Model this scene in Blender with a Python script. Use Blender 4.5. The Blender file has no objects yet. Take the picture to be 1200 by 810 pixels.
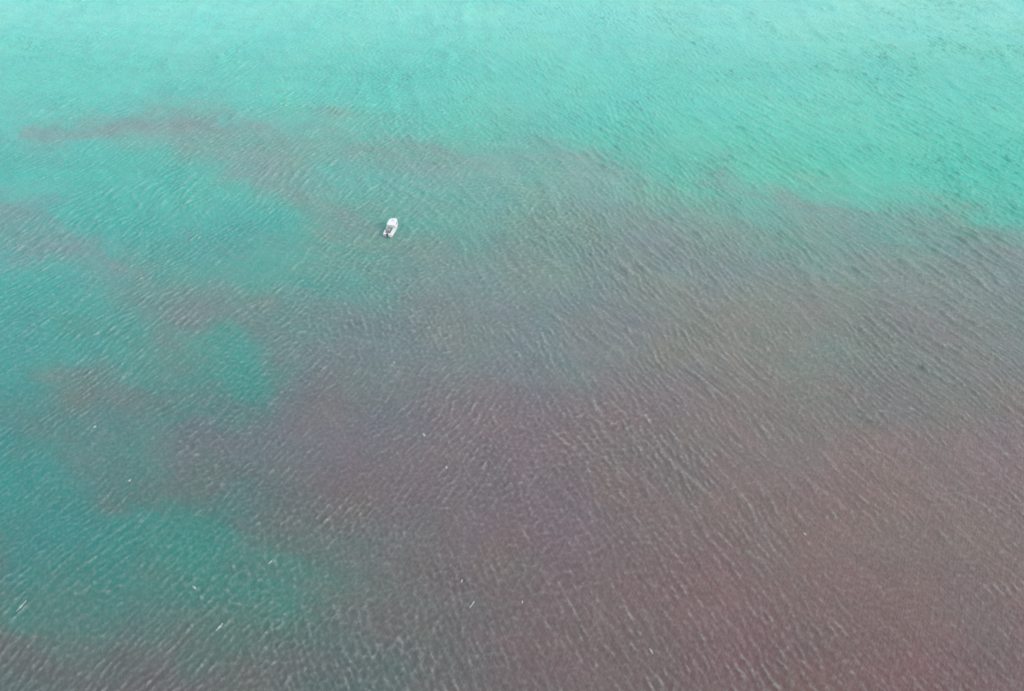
import bpy, bmesh, math, random
import numpy as np
from mathutils import Vector, Matrix

R = math.radians
random.seed(7)
rng = np.random.default_rng(11)
sc = bpy.context.scene
COL = sc.collection

# ---------------------------------------------------------------- camera
CAM_H = 120.0                      # metres above the sea
PITCH = R(43.0)                    # looking down by this much
FOC = 1000.0 / 1200.0              # focal length in frame widths
cam_d = bpy.data.cameras.new('camera')
cam_d.sensor_width = 36.0
cam_d.lens = 36.0 * FOC
cam_d.clip_start = 1.0
cam_d.clip_end = 60000.0
cam = bpy.data.objects.new('camera', cam_d)
COL.objects.link(cam)
cam.location = (0, 0, CAM_H)
cam.rotation_euler = (R(90) - PITCH, 0, 0)
sc.camera = cam

# ---------------------------------------------------------------- light
SUN_EL, SUN_AZ = R(26), R(108)      # azimuth clockwise from +Y (the view's heading)
w = bpy.data.worlds.new('World')
sc.world = w
w.use_nodes = True
nt = w.node_tree
bg = nt.nodes['Background']
sky = nt.nodes.new('ShaderNodeTexSky')
sky.sky_type = 'NISHITA'
sky.sun_disc = False
sky.sun_elevation = SUN_EL
sky.sun_rotation = SUN_AZ
sky.air_density = 1.0
sky.dust_density = 1.5
sky.ozone_density = 1.0
# thin even overcast over the clear sky
cn = nt.nodes.new('ShaderNodeTexNoise'); cn.inputs['Scale'].default_value = 2.2; cn.inputs['Detail'].default_value = 5
tcw = nt.nodes.new('ShaderNodeTexCoord'); nt.links.new(tcw.outputs['Generated'], cn.inputs['Vector'])
cr = nt.nodes.new('ShaderNodeValToRGB')
cr.color_ramp.elements[0].position = 0.3; cr.color_ramp.elements[0].color = (5.2, 5.7, 6.1, 1)
cr.color_ramp.elements[1].position = 0.7; cr.color_ramp.elements[1].color = (6.6, 6.9, 7.1, 1)
nt.links.new(cn.outputs[0], cr.inputs[0])
cm = nt.nodes.new('ShaderNodeMixRGB'); cm.inputs[0].default_value = 0.80
# the haze near the horizon is brighter than the cloud overhead, all the way round
sx = nt.nodes.new('ShaderNodeSeparateXYZ'); nt.links.new(tcw.outputs['Generated'], sx.inputs[0])
hz = nt.nodes.new('ShaderNodeValToRGB')
hz.color_ramp.interpolation = 'B_SPLINE'
el = hz.color_ramp.elements
el[0].position = 0.0; el[0].color = (3.6, 3.5, 3.4, 1)
el[1].position = 1.0; el[1].color = (0.75, 0.75, 0.76, 1)
for ps, vv in ((0.22, 3.1), (0.42, 1.6), (0.62, 0.85)):
    e_ = el.new(ps); e_.color = (vv, vv, vv, 1)
nt.links.new(sx.outputs['Z'], hz.inputs[0])
hm = nt.nodes.new('ShaderNodeMixRGB'); hm.blend_type = 'MULTIPLY'; hm.inputs[0].default_value = 1.0
nt.links.new(cr.outputs[0], hm.inputs[1]); nt.links.new(hz.outputs[0], hm.inputs[2])
nt.links.new(sky.outputs[0], cm.inputs[1]); nt.links.new(hm.outputs[0], cm.inputs[2])
nt.links.new(cm.outputs[0], bg.inputs[0])
bg.inputs[1].default_value = 0.14
sun_d = bpy.data.lights.new('sun', 'SUN')
sun_d.energy = 1.5
sun_d.angle = R(30.0)
sun_d.color = (1.0, 0.96, 0.9)
sun = bpy.data.objects.new('sun', sun_d)
COL.objects.link(sun)
sd = Vector((math.sin(SUN_AZ) * math.cos(SUN_EL), math.cos(SUN_AZ) * math.cos(SUN_EL), math.sin(SUN_EL)))
sun.rotation_euler = (-sd).to_track_quat('-Z', 'Y').to_euler()
sun.location = (0, 0, 300)
sc.view_settings.view_transform = 'Standard'
sc.view_settings.look = 'None'
sc.view_settings.exposure = 0.32
sc.view_settings.gamma = 1.0
sc.cycles.pixel_filter_type = 'BLACKMAN_HARRIS'
sc.cycles.filter_width = 1.75        # a soft lens

# ---------------------------------------------------------------- helpers
def tag(o, label=None, cat=None, group=None, kind=None):
    for k, v in (('label', label), ('category', cat), ('group', group), ('kind', kind)):
        if v: o[k] = v
    return o

def mat(name, col, rough=0.5, metal=0.0, bump=0.0, scale=8.0, var=0.12, coat=0.0, trans=0.0):
    m = bpy.data.materials.new(name)
    m.use_nodes = True
    t = m.node_tree
    p = t.nodes['Principled BSDF']
    n = t.nodes.new('ShaderNodeTexNoise')
    n.inputs['Scale'].default_value = scale
    n.inputs['Detail'].default_value = 6
    tc = t.nodes.new('ShaderNodeTexCoord')
    t.links.new(tc.outputs['Object'], n.inputs['Vector'])
    r = t.nodes.new('ShaderNodeMapRange')
    r.inputs[3].default_value = 1 - var
    r.inputs[4].default_value = 1 + var
    t.links.new(n.outputs[0], r.inputs[0])
    mx = t.nodes.new('ShaderNodeVectorMath')
    mx.operation = 'SCALE'
    mx.inputs[0].default_value = col[:3]
    t.links.new(r.outputs[0], mx.inputs['Scale'])
    t.links.new(mx.outputs[0], p.inputs['Base Color'])
    p.inputs['Roughness'].default_value = rough
    p.inputs['Metallic'].default_value = metal
    p.inputs['Coat Weight'].default_value = coat
    p.inputs['Transmission Weight'].default_value = trans
    if bump:
        b = t.nodes.new('ShaderNodeBump')
        b.inputs['Strength'].default_value = bump
        b.inputs['Distance'].default_value = 0.02
        t.links.new(n.outputs[0], b.inputs['Height'])
        t.links.new(b.outputs[0], p.inputs['Normal'])
    return m

def empty(name, loc, rz=0.0):
    o = bpy.data.objects.new(name, None)
    COL.objects.link(o)
    o.location = loc
    o.rotation_euler = (0, 0, rz)
    return o

def link(name, bm, m, parent=None, smooth=False):
    me = bpy.data.meshes.new(name)
    bmesh.ops.recalc_face_normals(bm, faces=bm.faces[:])
    bm.to_mesh(me)
    bm.free()
    if smooth:
        for f in me.polygons: f.use_smooth = True
    me.materials.append(m)
    o = bpy.data.objects.new(name, me)
    COL.objects.link(o)
    if parent: o.parent = parent
    return o

def box(bm, x0, x1, y0, y1, z0, z1, bev=0.0, taper=1.0):
    g = bmesh.ops.create_cube(bm, size=1.0)
    cx, cy, cz = (x0 + x1) / 2, (y0 + y1) / 2, (z0 + z1) / 2
    for v in g['verts']:
        k = taper if v.co.z > 0 else 1.0
        v.co = Vector((cx + v.co.x * (x1 - x0) * k, cy + v.co.y * (y1 - y0) * k, cz + v.co.z * (z1 - z0)))
    if bev:
        es = list({e for v in g['verts'] for e in v.link_edges})
        bmesh.ops.bevel(bm, geom=es, offset=bev, segments=2, affect='EDGES', profile=0.6)

def tube(bm, pts, r, n=8):
    rings = []
    P = [Vector(p) for p in pts]
    for i, p in enumerate(P):
        d = (P[min(i + 1, len(P) - 1)] - P[max(i - 1, 0)]).normalized()
        a = d.cross(Vector((0, 0, 1)))
        if a.length < 1e-3: a = Vector((1, 0, 0))
        a.normalize()
        b = d.cross(a)
        rr = r[i] if isinstance(r, (list, tuple)) else r
        rings.append([bm.verts.new(p + a * rr * math.cos(2 * math.pi * k / n) + b * rr * math.sin(2 * math.pi * k / n)) for k in range(n)])
    for q in range(len(rings) - 1):
        for k in range(n):
            bm.faces.new((rings[q][k], rings[q][(k + 1) % n], rings[q + 1][(k + 1) % n], rings[q + 1][k]))
    bm.faces.new(rings[0][::-1])
    bm.faces.new(rings[-1])

# ---------------------------------------------------------------- the sea: wave field
def band(theta_deg, lam_lo, lam_hi, lam_pk, spread_deg, seed, N=1024, L=216.0):
    """A random train of wind waves; theta is the bearing of its crests. Unit slope rms."""
    r = np.random.default_rng(seed)
    k1 = np.fft.fftfreq(N, L / N) * 2 * np.pi
    kx, ky = np.meshgrid(k1, k1, indexing='ij')
    k = np.hypot(kx, ky) + 1e-9
    lam = 2 * np.pi / k
    # crests lie along +x in the tile: wave vector along y
    ang = np.degrees(np.arctan2(kx, np.abs(ky)))
    S = np.exp(-0.5 * (ang / spread_deg) ** 2) * np.exp(-0.5 * (np.log(lam / lam_pk) / 0.42) ** 2)
    S *= (lam > lam_lo) & (lam < lam_hi)
    spec = S * (r.normal(size=k.shape) + 1j * r.normal(size=k.shape)) / k
    h = np.real(np.fft.ifft2(spec))
    gx = np.gradient(h, L / N, axis=1)
    h /= gx.std()
    # peaked crests, flat troughs
    s = h.std()
    h = h + 0.32 * (h * h / s - s)
    # gustiness: groups of waves
    sm = np.exp(-(k * 5.0) ** 2 / 2)
    e = np.real(np.fft.ifft2(sm * np.fft.fft2(r.normal(size=k.shape))))
    e = e / e.std()
    h = h * np.clip(1 + 0.38 * e, 0.3, 1.75)
    return (h.astype(np.float32), math.radians(theta_deg), L / N, r.uniform(0, 200, 2))

def sample(B, X, Y):
    h, th, dx, off = B
    N = h.shape[0]
    c, s = math.cos(th), math.sin(th)
    u = ((X * c + Y * s) + off[0]) / dx
    v = ((-X * s + Y * c) + off[1]) / dx
    iu = np.floor(u).astype(np.int64); iv = np.floor(v).astype(np.int64)
    fu = (u - iu).astype(np.float32); fv = (v - iv).astype(np.float32)
    fu = fu * fu * (3 - 2 * fu); fv = fv * fv * (3 - 2 * fv)
    a = h[iu % N, iv % N]; b = h[(iu + 1) % N, iv % N]
    c2 = h[iu % N, (iv + 1) % N]; d = h[(iu + 1) % N, (iv + 1) % N]
    return (a * (1 - fu) + b * fu) * (1 - fv) + (c2 * (1 - fu) + d * fu) * fv

BANDS = [
    (band(58, 0.6, 7, 1.3, 19, 1), 'L', 0.090),
    (band(70, 0.9, 10, 2.4, 17, 2), 'L', 0.050),
    (band(114, 0.6, 7, 1.3, 19, 3), 'R', 0.090),
    (band(124, 0.9, 12, 3.0, 17, 4), 'R', 0.062),
    (band(165, 0.7, 6, 1.4, 28, 5), 'C', 0.060),
    (band(20, 0.7, 6, 1.4, 28, 6), 'C', 0.055),
    (band(95, 4, 40, 10, 25, 7), 'A', 0.012),
]

def sstep(a, b, x):
    t = np.clip((x - a) / (b - a), 0, 1)
    return t * t * (3 - 2 * t)

def smooth_noise(X, Y, scale, seed, octaves=3):
    """Value noise on numpy arrays, about -1..1"""
    r = np.random.default_rng(seed)
    T = r.uniform(-1, 1, (256, 256)).astype(np.float32)
    out = np.zeros_like(X, dtype=np.float32)
    amp, tot = 1.0, 0.0
    for o in range(octaves):
        a = 0.6 + 1.1 * o
        u = (X * math.cos(a) + Y * math.sin(a)) / scale + 31.7 * o
        v = (-X * math.sin(a) + Y * math.cos(a)) / scale + 11.3 * o
        iu = np.floor(u).astype(np.int64); iv = np.floor(v).astype(np.int64)
        fu = u - iu; fv = v - iv
        fu = fu * fu * (3 - 2 * fu); fv = fv * fv * (3 - 2 * fv)
        g = lambda i, j: T[i % 256, j % 256]
        n = (g(iu, iv) * (1 - fu) + g(iu + 1, iv) * fu) * (1 - fv) + (g(iu, iv + 1) * (1 - fu) + g(iu + 1, iv + 1) * fu) * fv
        out += (amp * n).astype(np.float32)
        tot += amp
        amp *= 0.55
        scale *= 0.5
    return out / tot * 1.6

def sea_height(X, Y, with_crest=False):
    X = np.asarray(X, dtype=np.float64); Y = np.asarray(Y, dtype=np.float64)
    # the two crossing trains take over from one another across the bay
    side = (X + 0.10 * (Y - 130) + 22) / (40 + 0.25 * np.clip(Y, 0, 600)) + 0.35 * smooth_noise(X, Y, 45, 91, 2)
    wl = 1 - sstep(-0.75, 0.75, side)
    wr = 1 - wl
    wc = 0.55 + 0.5 * np.exp(-(side / 0.5) ** 2)
    gust = 1 + 0.22 * smooth_noise(X, Y, 34, 92, 3)
    gust = gust * (0.62 + 0.30 * sstep(70, 190, Y) + 0.16 * sstep(190, 330, Y))   # wave height scaled down towards the viewer
    W = {'L': 0.25 + 0.85 * wl, 'R': 0.25 + 0.85 * wr, 'C': wc, 'A': np.ones_like(wl)}
    Z = np.zeros_like(X)
    crest = np.zeros_like(X)
    qx = X + 1.3 * smooth_noise(X, Y, 21, 93, 2)
    qy = Y + 1.3 * smooth_noise(X, Y, 21, 94, 2)
    for i, (B, key, a) in enumerate(BANDS):
        h = sample(B, qx, qy) * W[key] * gust
        if i in (1, 3): h = h * (0.55 + 0.45 * sstep(60, 180, Y)) * (1 - 0.70 * sstep(170, 300, Y))
        else: h = h * (1 + 0.30 * sstep(150, 290, Y))
        Z += 1.75 * a * h
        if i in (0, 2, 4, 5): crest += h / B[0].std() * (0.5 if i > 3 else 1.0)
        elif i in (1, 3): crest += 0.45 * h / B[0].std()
    if with_crest: return Z, crest
    return Z

# ---------------------------------------------------------------- the sea: what floats in it
# Bloom density read off an image pixel grid: rows are image rows, columns are
# 25 image columns; digits say how thick the algae are (0 clear, 9 thick).
def row_y(k):                       # k = 0..16 and beyond, image rows far to near; gives metres ahead
    t = (405.0 - 50.0 * k) / 1000.0
    return CAM_H / math.tan(PITCH - math.atan(t))

DENS = """
0000000000000000000000000
0000000000000000000000000
0000110000000000000000000
2455655442113100000000000
0000136645565554241000000
6510002555545777655675420
4664322346777788886568888
1124663456888889999988877
1112443688888999987889888
1254321688999989997678888
2334577888999999998899999
0134567899999999999999999
0111235789999999999999999
2221124578899999999999999
7643223578999999999999999
7764445678899999999999999
7788877666789999999999999
""".split()
DENS = np.array([[int(c) for c in r] for r in DENS], dtype=np.float32) / 9.0

# colour of the clear water and of the bloom over the same image grid, far to near (5 image columns)
CLEAR = [  # linear rgb body colour; far rows paler, part sky reflection and haze baked in
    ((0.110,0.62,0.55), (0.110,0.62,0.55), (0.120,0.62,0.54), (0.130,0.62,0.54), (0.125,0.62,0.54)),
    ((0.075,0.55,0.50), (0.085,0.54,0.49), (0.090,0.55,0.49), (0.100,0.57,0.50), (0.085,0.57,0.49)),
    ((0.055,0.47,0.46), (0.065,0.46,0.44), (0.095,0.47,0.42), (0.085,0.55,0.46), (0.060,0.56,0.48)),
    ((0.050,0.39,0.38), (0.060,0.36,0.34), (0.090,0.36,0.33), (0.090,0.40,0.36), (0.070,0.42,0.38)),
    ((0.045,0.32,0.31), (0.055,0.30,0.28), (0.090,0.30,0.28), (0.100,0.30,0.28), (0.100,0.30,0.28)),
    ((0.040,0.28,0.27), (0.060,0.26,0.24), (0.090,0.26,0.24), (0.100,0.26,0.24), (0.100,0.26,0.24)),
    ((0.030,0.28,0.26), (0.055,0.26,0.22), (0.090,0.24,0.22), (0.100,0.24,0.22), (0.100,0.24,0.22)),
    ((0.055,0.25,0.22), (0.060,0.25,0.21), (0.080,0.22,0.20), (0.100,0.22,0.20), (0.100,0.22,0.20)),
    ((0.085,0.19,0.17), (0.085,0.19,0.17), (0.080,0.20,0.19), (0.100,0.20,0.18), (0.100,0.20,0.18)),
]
BLOOM = [  # far rows paler here too, with some of the sky's brightening baked in
    ((0.20,0.42,0.40), (0.20,0.42,0.40), (0.20,0.42,0.38), (0.20,0.42,0.38), (0.20,0.42,0.38)),
    ((0.21,0.36,0.36), (0.22,0.34,0.33), (0.20,0.42,0.38), (0.20,0.42,0.38), (0.20,0.42,0.38)),
    ((0.20,0.32,0.34), (0.23,0.36,0.33), (0.22,0.36,0.33), (0.24,0.33,0.30), (0.23,0.31,0.30)),
    ((0.19,0.29,0.31), (0.19,0.30,0.28), (0.19,0.28,0.27), (0.22,0.27,0.27), (0.21,0.26,0.26)),
    ((0.17,0.25,0.26), (0.18,0.23,0.23), (0.205,0.24,0.24), (0.23,0.23,0.22), (0.21,0.23,0.24)),
    ((0.17,0.22,0.23), (0.17,0.19,0.21), (0.20,0.195,0.205), (0.22,0.21,0.21), (0.22,0.21,0.22)),
    ((0.15,0.18,0.18), (0.155,0.165,0.17), (0.185,0.170,0.175), (0.215,0.185,0.180), (0.225,0.190,0.190)),
    ((0.155,0.165,0.175), (0.145,0.170,0.17), (0.170,0.155,0.165), (0.200,0.150,0.155), (0.210,0.155,0.160)),
    ((0.135,0.150,0.165), (0.135,0.155,0.165), (0.160,0.140,0.155), (0.190,0.130,0.140), (0.195,0.135,0.140)),
]
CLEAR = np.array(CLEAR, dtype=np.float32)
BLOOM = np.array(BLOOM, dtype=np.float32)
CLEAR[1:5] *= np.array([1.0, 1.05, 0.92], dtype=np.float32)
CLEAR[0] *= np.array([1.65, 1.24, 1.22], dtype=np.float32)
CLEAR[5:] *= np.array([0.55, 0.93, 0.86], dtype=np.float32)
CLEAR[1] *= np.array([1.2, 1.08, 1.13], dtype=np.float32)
BLOOM[1:3, :2] *= np.array([1.0, 0.88, 0.90], dtype=np.float32)
BLOOM[5:] *= np.array([1.0, 0.88, 0.89], dtype=np.float32)
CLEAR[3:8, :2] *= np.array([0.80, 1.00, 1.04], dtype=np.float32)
BLOOM[4:7, 1:3] *= np.array([0.98, 0.97, 1.09], dtype=np.float32)
BLOOM[4:] *= np.array([0.93, 0.92, 0.89], dtype=np.float32)
BLOOM[3:] *= np.array([1.03, 0.97, 0.92], dtype=np.float32)
GAIN = 0.86

def image_grid(T, cx, cy, soft=True):
    """smooth lookup of an image pixel grid at fractional column / row"""
    h, wd = T.shape[:2]
    cx = np.clip(cx, 0, wd - 1.001); cy = np.clip(cy, 0, h - 1.001)
    ix = cx.astype(int); iy = cy.astype(int)
    fx = cx - ix; fy = cy - iy
    if soft: fx = fx * fx * (3 - 2 * fx); fy = fy * fy * (3 - 2 * fy)
    if T.ndim == 3: fx = fx[..., None]; fy = fy[..., None]
    return (T[iy, ix] * (1 - fx) + T[iy, ix + 1] * fx) * (1 - fy) + (T[iy + 1, ix] * (1 - fx) + T[iy + 1, ix + 1] * fx) * fy

# filaments of bloom drawn out by the current, and clear lanes between them: points in image grid units, width, strength
STROKES = [
    ([(0.5, 3.15), (2, 3.1), (3.6, 2.9), (4.8, 2.8)], 0.28, 0.74),
    ([(4, 3.0), (5.2, 3.0), (6.6, 3.3), (8, 3.6), (9.6, 3.7), (12, 3.8), (14, 3.7)], 0.34, 0.62),
    ([(4.4, 3.5), (5.6, 4.0), (6.8, 4.5), (8, 4.9), (8.8, 5.3)], 0.38, 0.60),
    ([(0, 4.8), (1.2, 5.2), (2.2, 5.8), (3.4, 6.4), (4.6, 7.0), (6.4, 7.3)], 0.40, 0.62),
    ([(18.4, 4.55), (19.4, 4.85), (21, 5.15), (22.4, 5.35), (24, 5.5), (28, 5.9)], 0.30, 0.62),
    ([(1.2, 8.6), (2.8, 8.9), (4.4, 9.2), (6, 9.6)], 0.45, 0.55),
    ([(3, 11.2), (4.6, 11.7), (6.2, 12.3), (7.4, 12.9)], 0.45, 0.42),
    ([(0, 13.6), (1, 14.5), (3, 15.7), (6, 16.2)], 0.45, 0.75),
    ([(7.8, 3.95), (8.8, 4.5), (10.8, 5.3), (11.6, 5.6)], 0.45, -0.20),
    ([(2, 3.7), (4, 4.3), (6, 5.2), (7, 5.6)], 0.40, -0.40),
    ([(15.6, 4.1), (17.2, 4.6), (18.8, 5.6)], 0.36, -0.16),
    ([(5.4, 7.7), (6.4, 9.0)], 0.50, -0.32),
    ([(13, 7.6), (13.6, 8.6)], 0.35, -0.15),
]

def pigment(X, Y):
    # currents fray the edges of the bloom
    wx = 5.0 * smooth_noise(X, Y, 24, 21, 4)
    wy = 6.5 * smooth_noise(X, Y, 24, 22, 4)
    def to_image_grid(X, Y):  # sea point to column and row of the image pixel grid
        dep = Y * math.cos(PITCH) + CAM_H * math.sin(PITCH)
        dep = np.maximum(dep, 30.0)
        col = (600 + 1000 * X / dep) / 50.0
        row = (405 + 1000 * np.tan(PITCH - np.arctan2(CAM_H, Y)) * -1) / 50.0
        return col, row
    c0, r0 = to_image_grid(X, Y)
    c1, r1 = to_image_grid(X + wx, Y + wy)
    D = image_grid(DENS, c1, r1, False)
    for pts, wd, st in STROKES:
        best = np.full(X.shape, 1e9, dtype=np.float32)
        for (ax_, ay_), (bx_, by_) in zip(pts, pts[1:]):
            ex, ey = bx_ - ax_, by_ - ay_
            tt = np.clip(((c1 - ax_) * ex + (r1 - ay_) * ey) / (ex * ex + ey * ey), 0, 1)
            best = np.minimum(best, (c1 - ax_ - tt * ex) ** 2 + (r1 - ay_ - tt * ey) ** 2)
        g = abs(st) * np.exp(-best / (wd * wd))
        D = np.maximum(D, g) * 0.75 + (D + g * 0.4) * 0.25 if st > 0 else D - g * np.minimum(1, 2 * D)
    # threads and wisps drawn out along the drift
    ca, sa = math.cos(R(-24)), math.sin(R(-24))
    U, V = X * ca + Y * sa, -X * sa + Y * ca
    D = D + 0.19 * smooth_noise(U * 0.25, V, 7.0, 26, 5) * np.minimum(1, 2.5 * D) * (1.2 - D)
    D = D + 0.13 * smooth_noise(U * 0.3, V, 2.6, 28, 3) * np.minimum(1, 3 * D) * (1.1 - D)
    D = D + 0.10 * smooth_noise(X, Y * 0.8, 15, 23, 4) * (0.25 + np.minimum(1, 4 * D))
    D = np.clip(D, 0, 1)
    # steepen the fronts a little
    D = D * 0.8 + 0.2 * sstep(0.10, 0.85, D)
    cc = image_grid(CLEAR, c0 / 6.0, r0 / 2.0)
    bc = image_grid(BLOOM, c0 / 6.0, r0 / 2.0)
    # patches of rust, olive and violet in the bloom
    n1 = smooth_noise(X, Y, 16, 24, 4)[..., None]
    n2 = smooth_noise(X, Y, 11, 25, 4)[..., None]
    bc = bc * (1 + n1 * np.array([0.06, -0.035, -0.02], dtype=np.float32) + n2 * np.array([0.03, 0.03, -0.05], dtype=np.float32))
    cc = cc * (1 + n1 * np.array([0.10, 0.03, 0.0], dtype=np.float32) + n2 * np.array([0.08, 0.0, -0.02], dtype=np.float32))
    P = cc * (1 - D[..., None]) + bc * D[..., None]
    fine = smooth_noise(U * 0.5, V, 2.4, 27, 3)[..., None]
    P = P * (1 + fine * np.array([0.07, 0.05, 0.05], dtype=np.float32))
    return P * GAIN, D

# ---------------------------------------------------------------- the sea: mesh
def sea_mesh():
    # rows: distance ahead, fine where the sea is near, then growing to the horizon
    ys = []
    y = 30.0
    while y < 400:
        ys.append(y)
        y += 0.17 + 0.00105 * max(0, y - 30)
    step = 0.6
    near = [30.0]
    s = 0.4
    while near[-1] > -3000:
        near.append(near[-1] - s); s *= 1.25
    while y < 30000:
        ys.append(y); step *= 1.18; y += step
    ys = np.array(near[:0:-1] + ys)
    # columns: lines fanning out from behind the viewer
    NU = 1400
    us = list(np.linspace(-1.6, 1.6, NU))
    s = us[1] - us[0]
    ext = []
    u = 1.6
    while u < 60:
        s *= 1.3; u += s; ext.append(u)
    us = np.array([-e for e in ext[::-1]] + us + ext)
    half = 0.60 * (np.clip(ys, 0, None) * math.cos(PITCH) + CAM_H * math.sin(PITCH))
    X = us[None, :] * half[:, None]
    Y = np.repeat(ys[:, None], len(us), 1)
    inner = (np.abs(us)[None, :] < 1.62) & (Y > 29) & (Y < 420)
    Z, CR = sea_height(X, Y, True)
    Z = np.where(inner, Z, Z * 0.15)
    P, D = pigment(X, Y)
    nr, nc = X.shape
    co = np.stack([X, Y, Z], -1).reshape(-1, 3).astype(np.float32)
    idx = np.arange(nr * nc).reshape(nr, nc)
    q = np.stack([idx[:-1, :-1], idx[:-1, 1:], idx[1:, 1:], idx[1:, :-1]], -1).reshape(-1, 4)
    me = bpy.data.meshes.new('sea')
    me.vertices.add(len(co)); me.vertices.foreach_set('co', co.ravel())
    me.loops.add(q.size); me.loops.foreach_set('vertex_index', q.ravel().astype(np.int32))
    me.polygons.add(len(q))
    me.polygons.foreach_set('loop_start', np.arange(0, q.size, 4, dtype=np.int32))
    me.polygons.foreach_set('use_smooth', np.ones(len(q), dtype=bool))
    me.update(calc_edges=True)
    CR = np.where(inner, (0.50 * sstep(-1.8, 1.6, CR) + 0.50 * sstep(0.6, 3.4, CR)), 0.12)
    fa = me.attributes.new('crest_glint', 'FLOAT', 'POINT')  # how much painted glint each point of the water carries
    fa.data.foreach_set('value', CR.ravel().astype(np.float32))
    ca = me.attributes.new('pigment', 'FLOAT_COLOR', 'POINT')
    c4 = np.ones((len(co), 4), dtype=np.float32)
    c4[:, :3] = P.reshape(-1, 3)
    ca.data.foreach_set('color', c4.ravel())
    o = bpy.data.objects.new('sea_water', me)
    COL.objects.link(o)
    return o

def water_material():
    m = bpy.data.materials.new('sea_water')
    m.use_nodes = True
    t = m.node_tree; N = t.nodes; Lk = t.links
    p = N['Principled BSDF']
    at = N.new('ShaderNodeAttribute'); at.attribute_name = 'pigment'
    geo = N.new('ShaderNodeNewGeometry')
    # fine mottling of the algae and silt
    n = N.new('ShaderNodeTexNoise'); n.inputs['Scale'].default_value = 0.35; n.inputs['Detail'].default_value = 8
    n.inputs['Roughness'].default_value = 0.65
    Lk.new(geo.outputs['Position'], n.inputs['Vector'])
    r = N.new('ShaderNodeMapRange'); r.inputs[1].default_value = 0.25; r.inputs[2].default_value = 0.75
    r.inputs[3].default_value = 0.94; r.inputs[4].default_value = 1.06
    Lk.new(n.outputs[0], r.inputs[0])
    sc_ = N.new('ShaderNodeVectorMath'); sc_.operation = 'SCALE'
    Lk.new(at.outputs['Color'], sc_.inputs[0]); Lk.new(r.outputs[0], sc_.inputs['Scale'])
    # glint streaks painted as paler colour along the wave crests
    fr = N.new('ShaderNodeAttribute'); fr.attribute_name = 'crest_glint'
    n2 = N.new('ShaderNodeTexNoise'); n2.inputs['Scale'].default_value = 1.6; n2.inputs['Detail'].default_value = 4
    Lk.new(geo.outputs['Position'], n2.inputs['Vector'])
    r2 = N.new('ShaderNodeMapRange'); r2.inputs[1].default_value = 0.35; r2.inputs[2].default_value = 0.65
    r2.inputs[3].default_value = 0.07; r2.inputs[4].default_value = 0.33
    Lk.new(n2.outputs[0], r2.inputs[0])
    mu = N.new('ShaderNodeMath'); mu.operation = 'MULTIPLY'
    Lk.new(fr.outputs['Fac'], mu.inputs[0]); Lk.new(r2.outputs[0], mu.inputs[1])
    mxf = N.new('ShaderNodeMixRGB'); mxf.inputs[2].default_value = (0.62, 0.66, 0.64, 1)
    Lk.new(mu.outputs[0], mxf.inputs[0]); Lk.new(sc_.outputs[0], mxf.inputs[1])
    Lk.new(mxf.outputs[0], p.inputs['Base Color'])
    p.inputs['Roughness'].default_value = 0.13
    p.inputs['IOR'].default_value = 1.333
    # ripples too small for the mesh, in two crossing trains
    prev = None
    for ang, sx, sy, st in ((62, 0.55, 2.6, 1.0), (118, 0.55, 2.4, 1.0), (0, 3.2, 3.2, 0.7)):
        mp = N.new('ShaderNodeMapping'); mp.vector_type = 'TEXTURE'
        mp.inputs['Rotation'].default_value = (0, 0, R(ang))
        mp.inputs['Scale'].default_value = (1 / sx, 1 / sy, 1)
        Lk.new(geo.outputs['Position'], mp.inputs['Vector'])
        nn = N.new('ShaderNodeTexNoise'); nn.inputs['Scale'].default_value = 1.0
        nn.inputs['Detail'].default_value = 3
        Lk.new(mp.outputs[0], nn.inputs['Vector'])
        b = N.new('ShaderNodeBump'); b.inputs['Strength'].default_value = st
        b.inputs['Distance'].default_value = 0.14
        Lk.new(nn.outputs[0], b.inputs['Height'])
        if prev: Lk.new(prev.outputs[0], b.inputs['Normal'])
        prev = b
    Lk.new(prev.outputs[0], p.inputs['Normal'])
    return m

sea = sea_mesh()
sea.data.materials.append(water_material())
tag(sea, kind='structure')

# ---------------------------------------------------------------- materials
M_WHITE = mat('white_gelcoat', (0.82, 0.84, 0.84), 0.28, coat=0.4, var=0.03)
M_CREAM = mat('pale_deck', (0.62, 0.62, 0.60), 0.6, var=0.06, bump=0.2, scale=30)
M_DARK = mat('dark_mat', (0.34, 0.38, 0.38), 0.8, var=0.2)
M_GLASS = mat('smoked_glass', (0.03, 0.04, 0.05), 0.08, var=0.05, coat=0.5)
M_METAL = mat('steel_rail', (0.65, 0.66, 0.67), 0.3, metal=1.0, var=0.05)
M_MOTOR = mat('motor_cowl', (0.06, 0.065, 0.075), 0.35, coat=0.3, var=0.1)
M_VINYL = mat('grey_vinyl', (0.30, 0.32, 0.33), 0.6, var=0.08)
M_FOAM = mat('foam', (0.44, 0.48, 0.47), 0.9, var=0.15, bump=0.5, scale=14)

# ---------------------------------------------------------------- the boat
def at_px(px, py):                 # where the sight line through an image pixel meets the sea
    x = (px - 600) / 1000.0; yy = -(py - 405) / 1000.0
    d = Vector((x, math.cos(PITCH) + yy * math.sin(PITCH), -math.sin(PITCH) + yy * math.cos(PITCH)))
    return d * (-CAM_H / d.z) + Vector((0, 0, CAM_H))

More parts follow.
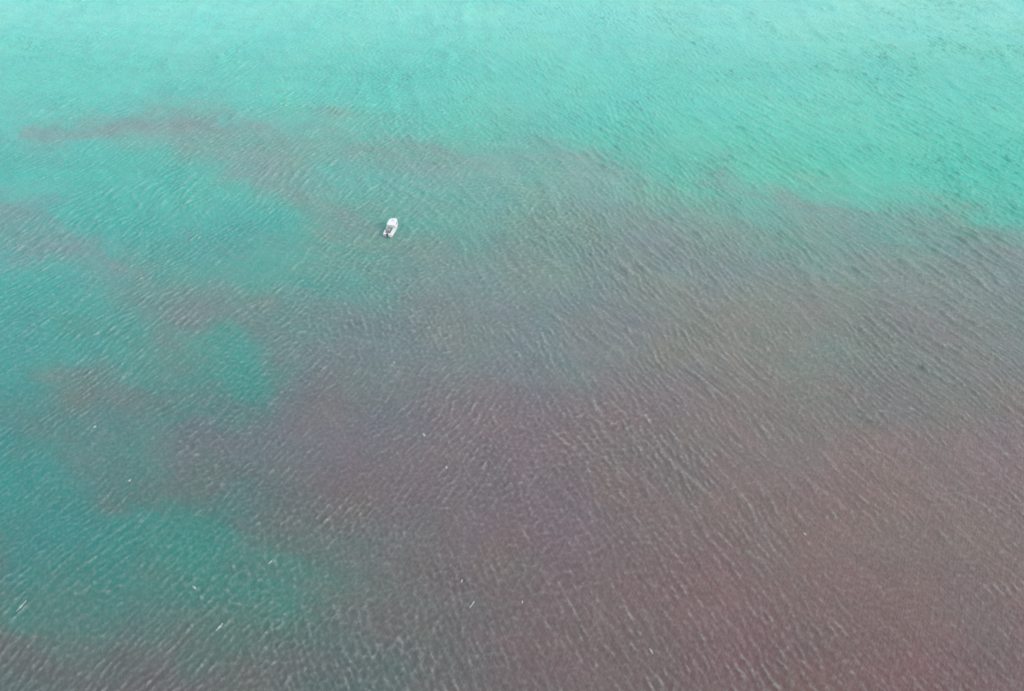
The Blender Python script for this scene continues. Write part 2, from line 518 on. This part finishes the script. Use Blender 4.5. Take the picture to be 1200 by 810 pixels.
def motorboat(loc, rz):
    root = empty('motorboat', loc, rz)          # bow towards +Y
    tag(root, 'small white motorboat with cabin roof and open stern cockpit, the only boat on the sea', 'boat')
    Lh, Bm = 6.4, 2.5
    def sec(t):                                  # t 0 stern .. 1 bow
        y = -Lh / 2 + Lh * t
        half = Bm / 2 * (0.90 + 0.10 * math.sin(math.pi * min(1, t * 1.3))) * (1 - max(0, (t - 0.55) / 0.45) ** 2.3)
        zt = 0.62 + 0.34 * t ** 2
        zb = -0.32 + 0.55 * max(0, (t - 0.7) / 0.3) ** 2
        return y, max(half, 0.02), zt, zb
    ns = 15
    bm = bmesh.new()
    rows = []
    for i in range(ns):
        y, h, zt, zb = sec(i / (ns - 1))
        prof = [(h, zt), (h * 0.97, zt * 0.45), (h * 0.84, 0.02), (h * 0.45, zb * 0.55), (0.0, zb)]
        pts = prof + [(-a, b) for a, b in prof[-2::-1]]
        rows.append([bm.verts.new((a, y, b)) for a, b in pts])
    for i in range(ns - 1):
        for k in range(len(rows[0]) - 1):
            bm.faces.new((rows[i][k], rows[i][k + 1], rows[i + 1][k + 1], rows[i + 1][k]))
    bm.faces.new(rows[0][::-1])
    link('hull', bm, M_WHITE, root, True)
    # gunwale: a broad white coaming round the top edge
    bm = bmesh.new()
    for s in (-1, 1):
        prev = None
        for i in range(ns):
            y, h, zt, zb = sec(i / (ns - 1))
            wdt = min(0.26, h)
            ring = [bm.verts.new((s * a, y, z)) for a, z in ((h + 0.05, zt - 0.06), (h + 0.05, zt + 0.05), (h - wdt, zt + 0.07), (h - wdt, zt - 0.08))]
            if prev:
                for k in range(4):
                    bm.faces.new((prev[k], prev[(k + 1) % 4], ring[(k + 1) % 4], ring[k]))
            else: bm.faces.new(ring)
            prev = ring
        bm.faces.new(prev)
    link('gunwale', bm, M_WHITE, root)
    # cockpit floor
    bm = bmesh.new()
    vs = []
    for i in range(8):
        y, h, zt, zb = sec(i / (ns - 1))
        vs.append((bm.verts.new((-h + 0.1, y + 0.02, 0.20)), bm.verts.new((h - 0.1, y + 0.02, 0.20))))
    for a, b in zip(vs, vs[1:]): bm.faces.new((a[0], a[1], b[1], b[0]))
    link('cockpit_floor', bm, M_DARK, root)
    # foredeck
    bm = bmesh.new()
    vs = []
    for i in range(7, ns):
        y, h, zt, zb = sec(i / (ns - 1))
        vs.append((bm.verts.new((-h, y, zt + 0.01)), bm.verts.new((0, y, zt + 0.12 * min(1, h))), bm.verts.new((h, y, zt + 0.01))))
    for a, b in zip(vs, vs[1:]):
        bm.faces.new((a[0], a[1], b[1], b[0])); bm.faces.new((a[1], a[2], b[2], b[1]))
    bm.faces.new((vs[0][0], vs[0][1], vs[0][2], bm.verts.new((Bm / 2 - 0.15, vs[0][0].co.y, 0.2)), bm.verts.new((-Bm / 2 + 0.15, vs[0][0].co.y, 0.2))))
    link('foredeck', bm, M_WHITE, root)
    # cabin: tapered sides and a broad roof
    bm = bmesh.new()
    box(bm, -0.95, 0.95, 0.02, 1.90, 0.66, 1.62, 0.08, 0.9)
    cab = link('cabin', bm, M_WHITE, root)
    bm = bmesh.new()
    box(bm, -0.80, 0.80, 1.83, 1.935, 1.02, 1.48, 0.02, 0.94)
    link('windscreen', bm, M_GLASS, cab)
    for s in (-1, 1):
        bm = bmesh.new()
        box(bm, s * 0.93 - 0.02, s * 0.93 + 0.02, 0.35, 1.55, 1.06, 1.44, 0.01)
        link('side_window', bm, M_GLASS, cab)
    bm = bmesh.new()
    out = [(-1.06, -0.55), (-0.98, -0.65), (0.98, -0.65), (1.06, -0.55), (1.06, 1.15)]
    out += [(1.06 * math.cos(q), 1.15 + 1.0 * math.sin(q)) for q in [R(d) for d in range(18, 165, 18)]] + [(-1.06, 1.15)]
    lo = [bm.verts.new((x, y, 1.64)) for x, y in out]
    md = [bm.verts.new((x, y, 1.70)) for x, y in out]
    up = [bm.verts.new((x * 0.93, 0.6 + (y - 0.6) * 0.94, 1.75)) for x, y in out]
    for A, B_ in ((lo, md), (md, up)):
        for k in range(len(out)):
            bm.faces.new((A[k], A[(k + 1) % len(out)], B_[(k + 1) % len(out)], B_[k]))
    bm.faces.new(up); bm.faces.new(lo[::-1])
    roof = link('roof', bm, M_WHITE, cab)
    bm = bmesh.new()
    box(bm, -0.28, 0.28, 0.9, 1.45, 1.752, 1.80, 0.02)
    link('hatch', bm, M_CREAM, roof)
    bm = bmesh.new()
    tube(bm, [(0.7, 0.1, 1.7), (0.72, 0.0, 3.2)], [0.02, 0.008], 6)
    link('aerial', bm, M_METAL, roof)
    for s in (-1, 1):
        bm = bmesh.new()
        tube(bm, [(s * 0.95, -0.55, 0.68), (s * 0.97, -0.55, 1.64)], 0.03)
        link('roof_post', bm, M_METAL, cab)
    # bow rail
    bm = bmesh.new()
    pts = []
    for s, rng_ in ((-1, range(8, ns)), (1, range(ns - 2, 7, -1))):
        for i in rng_:
            y, h, zt, zb = sec(i / (ns - 1))
            pts.append((s * max(h - 0.06, 0), y, zt + 0.45))
    tube(bm, pts, 0.02, 6)
    for x, y, z in pts[::3]: tube(bm, [(x, y, z - 0.45), (x, y, z)], 0.016, 6)
    link('bow_rail', bm, M_METAL, root, True)
    # stern bench, starboard side seat, port side locker
    bm = bmesh.new(); box(bm, -0.95, 0.95, -3.05, -2.55, 0.22, 0.68, 0.05)
    link('stern_bench', bm, M_WHITE, root)
    bm = bmesh.new(); box(bm, 0.38, 0.98, -2.5, -0.1, 0.22, 0.68, 0.05)
    link('side_seat', bm, M_WHITE, root)
    bm = bmesh.new(); box(bm, -0.95, -0.05, -1.75, -0.75, 0.22, 0.95, 0.06, 0.92)
    link('engine_box', bm, M_DARK, root)
    # grey canvas folded over the port coaming
    bm = bmesh.new(); box(bm, -1.34, -0.82, -1.55, -0.72, 0.50, 0.86, 0.08, 0.92)
    link('folded_canvas', bm, M_VINYL, root)
    # outboard motor
    mot = empty('outboard_motor', (0, -Lh / 2 - 0.28, 0.55)); mot.parent = root
    bm = bmesh.new(); box(bm, -0.22, 0.22, -0.32, 0.24, 0.12, 0.72, 0.09, 0.8)
    link('cowling', bm, M_MOTOR, mot)
    bm = bmesh.new(); box(bm, -0.09, 0.09, -0.12, 0.10, -0.95, 0.16, 0.03)
    link('drive_leg', bm, M_MOTOR, mot)
    bm = bmesh.new(); box(bm, -0.16, 0.16, 0.10, 0.34, -0.15, 0.12, 0.02)
    link('bracket', bm, M_METAL, mot)
    bm = bmesh.new()
    for k in range(3):
        a = k * 2 * math.pi / 3
        c, s = math.cos(a), math.sin(a)
        vs = [bm.verts.new((c * u - s * v, -0.22 + 0.04 * v / 0.1, -0.85 + s * u + c * v)) for u, v in ((0.03, -0.03), (0.17, -0.09), (0.19, 0.06), (0.03, 0.03))]
        bm.faces.new(vs)
    tube(bm, [(0, -0.12, -0.85), (0, -0.30, -0.85)], [0.05, 0.02])
    link('propeller', bm, M_METAL, mot)
    return root

stern, bow = at_px(455.0, 277.0), at_px(464.0, 260.6)
ax = bow - stern
mid = (stern + bow) / 2
boat_z = float(sea_height(np.array([mid.x]), np.array([mid.y]))[0]) * 0.3
boat = motorboat((mid.x, mid.y, boat_z + 0.02), math.atan2(-ax.x, ax.y))
boat.rotation_euler.x = R(1.5)

# ---------------------------------------------------------------- foam flecks (breaking crests)
def fleck(px, py, length, width, deg, label, seed):
    length *= 1.0; width *= 1.05
    c = at_px(px, py)
    r = random.Random(seed)
    bm = bmesh.new()
    n = 9
    th = R(deg)
    ux, uy = math.cos(th), math.sin(th)
    top, bot, mids = [], [], []
    for i in range(n):
        t = i / (n - 1) * 2 - 1
        wv = max(0.04, width / 2 * (1 - t * t) ** 0.7 * r.uniform(0.3, 1.5))
        bend = 0.03 * length * (t * t - 0.4) * r.uniform(0.6, 1.1)
        for lst, k in ((top, 1), (mids, 0), (bot, -1)):
            a, b = t * length / 2, k * wv + bend
            lst.append((a * ux - b * uy, a * uy + b * ux, (0.09 if k == 0 else 0.025) * r.uniform(0.7, 1.4)))
    P = np.array(top + mids + bot)
    Z = sea_height(P[:, 0] + c.x, P[:, 1] + c.y)
    z0 = float(Z.mean())
    V = [bm.verts.new((p[0], p[1], z - z0 + p[2])) for p, z in zip(P, Z)]
    lo = [bm.verts.new((p[0], p[1], z - z0 - 0.15)) for p, z in zip(P, Z)]
    for i in range(n - 1):
        for a in (0, n):
            bm.faces.new((V[a + i], V[a + i + 1], V[a + n + i + 1], V[a + n + i]))
            bm.faces.new((lo[a + i], lo[a + n + i], lo[a + n + i + 1], lo[a + i + 1]))
        bm.faces.new((V[i], lo[i], lo[i + 1], V[i + 1]))
        bm.faces.new((V[2 * n + i], V[2 * n + i + 1], lo[2 * n + i + 1], lo[2 * n + i]))
    o = link('foam_fleck', bm, M_FOAM, None, True)
    o.location = (c.x, c.y, z0)
    tag(o, label, 'foam', 'white foam flecks on wave crests')
    return o

FLECKS = [
    (257, 735, 1.5, 0.35, 62, 'bright slanting foam fleck on grey-green water near the lower left'),
    (228, 689, 1.1, 0.32, 140, 'short pale foam fleck in the green patch, just above the bright slanting one'),
    (317, 659, 0.9, 0.22, 55, 'thin faint foam fleck at the right edge of the green patch'),
    (497, 510, 0.8, 0.45, 120, 'roundish bright foam fleck on violet-grey water below the middle'),
    (523, 548, 0.7, 0.40, 100, 'small dim foam fleck below and right of the roundish bright one'),
    (462, 425, 0.9, 0.22, 110, 'small yellowish-lit foam fleck on the pink-grey bloom straight below the boat'),
    (541, 681, 0.7, 0.40, 80, 'dotlike foam fleck on brown water, upper of a close pair'),
    (553, 709, 1.4, 0.22, 58, 'long thin foam fleck on brown water, lower of a close pair'),
    (612, 706, 0.6, 0.22, 95, 'tiny upright foam fleck just right of the long thin one'),
    (763, 763, 1.0, 0.24, 115, 'upright foam fleck at the edge of the reddest water near the bottom'),
    (943, 626, 0.7, 0.34, 110, 'small white foam fleck on brown water above the red patch'),
    (111, 500, 0.7, 0.40, 60, 'roundish foam fleck on teal water at the left'),
    (152, 563, 0.6, 0.36, 60, 'tiny foam fleck where the left-hand bloom turns green'),
    (25, 710, 2.0, 0.20, 68, 'long faint foam streak near the lower left corner'),
]
for i, a in enumerate(FLECKS):
    fleck(*a, seed=100 + i)
